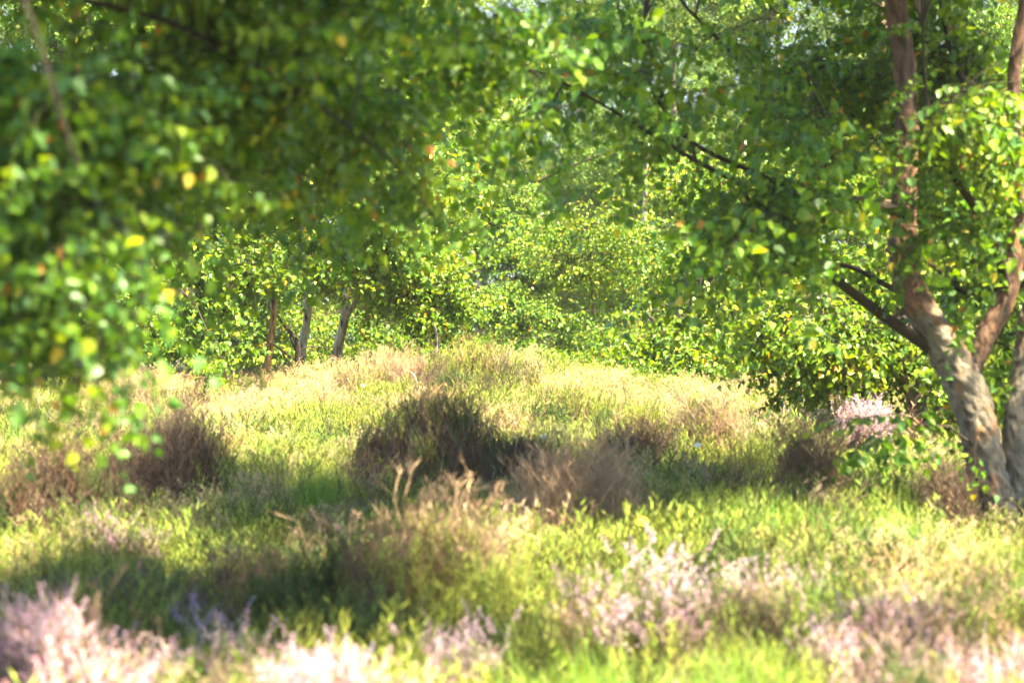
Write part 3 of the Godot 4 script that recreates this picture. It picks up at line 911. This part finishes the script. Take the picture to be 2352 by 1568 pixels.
func build_cover() -> void:
	# nobody could count the plants that carpet the heath between the bushes
	var cover := {}
	for k in tufts:
		cover[k] = [[[], []], [[], []]]
	var n := 0
	while n < 24000:
		var d := sqrt(rng.randf_range(5.2 * 5.2, 31.0 * 31.0))
		var half := 0.235 * d + 0.8
		var x := rng.randf_range(-half, half)
		n += 1
		var free := true
		for t in taken:
			var e := Vector2((x - t[0].x) / t[1], (-d - t[0].z) / t[2])
			if e.length_squared() < 1.0:
				free = false
				break
		if not free:
			continue
		var a := patchy.get_noise_2d(x, d) + rng.randfn(0, 0.12)
		var c := patchy.get_noise_2d(x + 90.0, d) + rng.randfn(0, 0.12)
		var kind := "green"
		if d > 20.3:
			kind = "straw" if c > 0.02 else "green"
			if a > 0.5:
				kind = "rust"
		elif a > 0.44:
			kind = "grass"
		elif a < -0.3:
			kind = "deep"
		elif c > 0.38 and d > 10.0:
			kind = "straw"
		elif c < -0.54:
			kind = ["tan", "rust", "dark"][rng.randi() % 3]
		if d < 10.0 and c > 0.15 and rng.randf() < 0.15:
			kind = "pink"
		var s := rng.randf_range(0.62, 1.02) * (1.0 + 0.55 * patchy.get_noise_2d(x * 2.0 + 40.0, d * 2.0))
		var wide := s * rng.randf_range(1.0, 1.5)
		var ba := Basis(Vector3(rng.randfn(), 0, rng.randfn()).normalized(), rng.randfn(0, 0.15)) * Basis(Vector3.UP, rng.randf() * TAU) * Basis.from_scale(Vector3(wide, s, wide))
		var i := rng.randi() % 2
		cover[kind][i][0].append(Transform3D(ba, Vector3(x, ground_y(x, -d) - 0.02, -d)))
		var l := rng.randfn(1.0, 0.13)
		var hu := rng.randfn(0.0, 0.08)
		cover[kind][i][1].append(Color(l * (1.0 + hu), l, l * (1.0 - hu)))
	var called := {"green": "heather_undergrowth", "deep": "dark_heather_undergrowth", "straw": "seeding_heather_undergrowth", "pink": "flowering_heather_undergrowth", "rust": "withered_heather_undergrowth", "dark": "bare_heather_undergrowth", "tan": "dry_heather_undergrowth", "grass": "grass"}
	var says := {"green": "green heather carpeting the heath", "deep": "dark green heather filling hollows of the heath", "straw": "pale seeding heather over the far rise", "pink": "pink flowering heather scattered in the near heath", "rust": "withered brown heather between the green", "dark": "bare dark heather twigs", "tan": "dry tan heather twigs between the green", "grass": "bright grass growing among the heather"}
	for k in cover:
		for v in 2:
			if cover[k][v][0].size():
				var o := copies(numbered(called[k]), tufts[k][v], tuft_material(k), self, cover[k][v][0], cover[k][v][1])
				o.set_meta("label", says[k])
				o.set_meta("category", "grass" if k == "grass" else "heather")

func build_details() -> void:
	# dead snag beside the slim stems
	var foot := at(676, 860, 24.3)
	foot.y = ground_y(foot.x, foot.z)
	var snag := thing("dead_snag", "dark broken dead snag with bare branches between the slim birches", "snag", foot)
	var limbs := [
		["trunk", [[678, 870], [684, 800], [672, 770], [650, 745], [636, 722]], [0.034, 0.03, 0.024, 0.016, 0.006]],
		["branch", [[684, 815], [668, 780], [662, 750], [668, 735]], [0.015, 0.012, 0.009, 0.004]],
		["branch", [[682, 830], [640, 800], [600, 772], [578, 760]], [0.014, 0.011, 0.008, 0.003]],
		["branch", [[676, 845], [650, 815], [640, 790]], [0.012, 0.009, 0.003]],
		["branch", [[684, 805], [720, 795], [760, 802]], [0.01, 0.007, 0.003]],
		["branch", [[660, 850], [700, 815], [730, 790]], [0.009, 0.007, 0.003]]]
	for l in limbs:
		var pr := smooth_path(pix(l[1], 24.3), l[2], 0.03)
		var local := []
		for q in pr[0]:
			local.append(q - foot)
		part(l[0], bark_tube(local, pr[1], 8, 77, Color(0.04, 0.03, 0.024), 0.0, 0.1), M.bark, snag)
	# sapling on the rise
	var sp := at(1002, 815, 22.6)
	sp.y = ground_y(sp.x, sp.z)
	var dd := -sp.z
	tree("birch_sapling", "small bright yellow green birch sapling on top of the rise", [[[sp, at(1004, 785, dd), at(998, 740, dd)], [0.008, 0.006, 0.003]]], [[[at(1003, 795, dd), at(1030, 760, dd)], [0.004, 0.002]], [[at(1003, 800, dd), at(975, 775, dd)], [0.004, 0.002]]],
		[[1002, 765, dd, 42, 36, 0.15, 16]], Color(1.45, 1.25, 1.0), {"arm": 0.08, "per": 3, "scale": 0.42, "sides": 6, "leaves": 300, "group": "saplings"})
	# single flowers
	for f in [["yellow flower head standing before the dry tan mound", 1475, 1197, Color(0.85, 0.62, 0.03), 0.03], ["white flower above the dry tan mound", 1250, 1003, Color(0.8, 0.8, 0.75), 0.022], ["white flower beside the upright olive bush", 1603, 1022, Color(0.8, 0.8, 0.75), 0.022],
		["pale yellow flower below the faded pinkish brown mound", 833, 885, Color(0.8, 0.72, 0.2), 0.022], ["small white flower on the slope of the rise", 868, 833, Color(0.8, 0.78, 0.75), 0.02]]:
		var p := on_ground(f[1], f[2], 0.46)
		var top := at(f[1], f[2], -p.z)
		var root := thing("wild_flower", f[0], "flower", p, "single flowers on the heath")
		var b := mb()
		var h := top - p
		tube(b, [Vector3.ZERO, h * 0.5 + Vector3(0.01, 0, 0), h], [0.002, 0.0018, 0.0015], 4, Color(0.1, 0.17, 0.03))
		part("stem", mesh_of(b), M.grass, root)
		var petal := mb()
		var r: float = f[4]
		tri(petal, Vector3.ZERO, Vector3(r * 0.7, 0.004, -r * 0.28), Vector3(r * 0.7, 0.004, r * 0.28), f[3])
		tri(petal, Vector3(r * 0.7, 0.004, -r * 0.28), Vector3(r, 0.0, 0.0), Vector3(r * 0.7, 0.004, r * 0.28), f[3])
		var pm := mesh_of(petal)
		for k in 9:
			part("petal", pm, M.grass, root, Transform3D(Basis(Vector3.RIGHT, 0.7) * Basis(Vector3.UP, TAU * k / 9.0), h))
		var eye := mb()
		spike(eye, h - Vector3(0, 0.004, 0), h + Vector3(0, 0.008, 0.004), r * 0.3, Color(0.6, 0.4, 0.03))
		part("flower_centre", mesh_of(eye), M.grass, root)
	# bleached stems curving out of the heather
	for f in [["bleached curved dead stem below the faded pinkish brown mound", [[955, 905], [958, 880], [948, 858], [932, 850]]], ["short bleached dead stem beside the cushion standing in for the shaded hollow", [[1040, 900], [1030, 880], [1042, 858]]], ["thin dark dead stem on the faded mound", [[870, 900], [862, 880], [858, 850]]]]:
		var p := on_ground(f[1][0][0], f[1][0][1] - 10, 0.2)
		var pts := [Vector3.ZERO]
		var rr := [0.006]
		for q in f[1]:
			pts.append(at(q[0], q[1], -p.z + 0.0) - p)
			rr.append(0.005)
		rr[-1] = 0.002
		var pr := smooth_path(pts, rr, 0.02)
		var b := mb()
		tube(b, pr[0], pr[1], 6, Color(0.42, 0.34, 0.26))
		var o := part(numbered("dead_stalk"), mesh_of(b), M.wood, self)
		o.position = p
		o.set_meta("label", f[0])
		o.set_meta("category", "stem")
		o.set_meta("group", "bare dead stems in the heather")
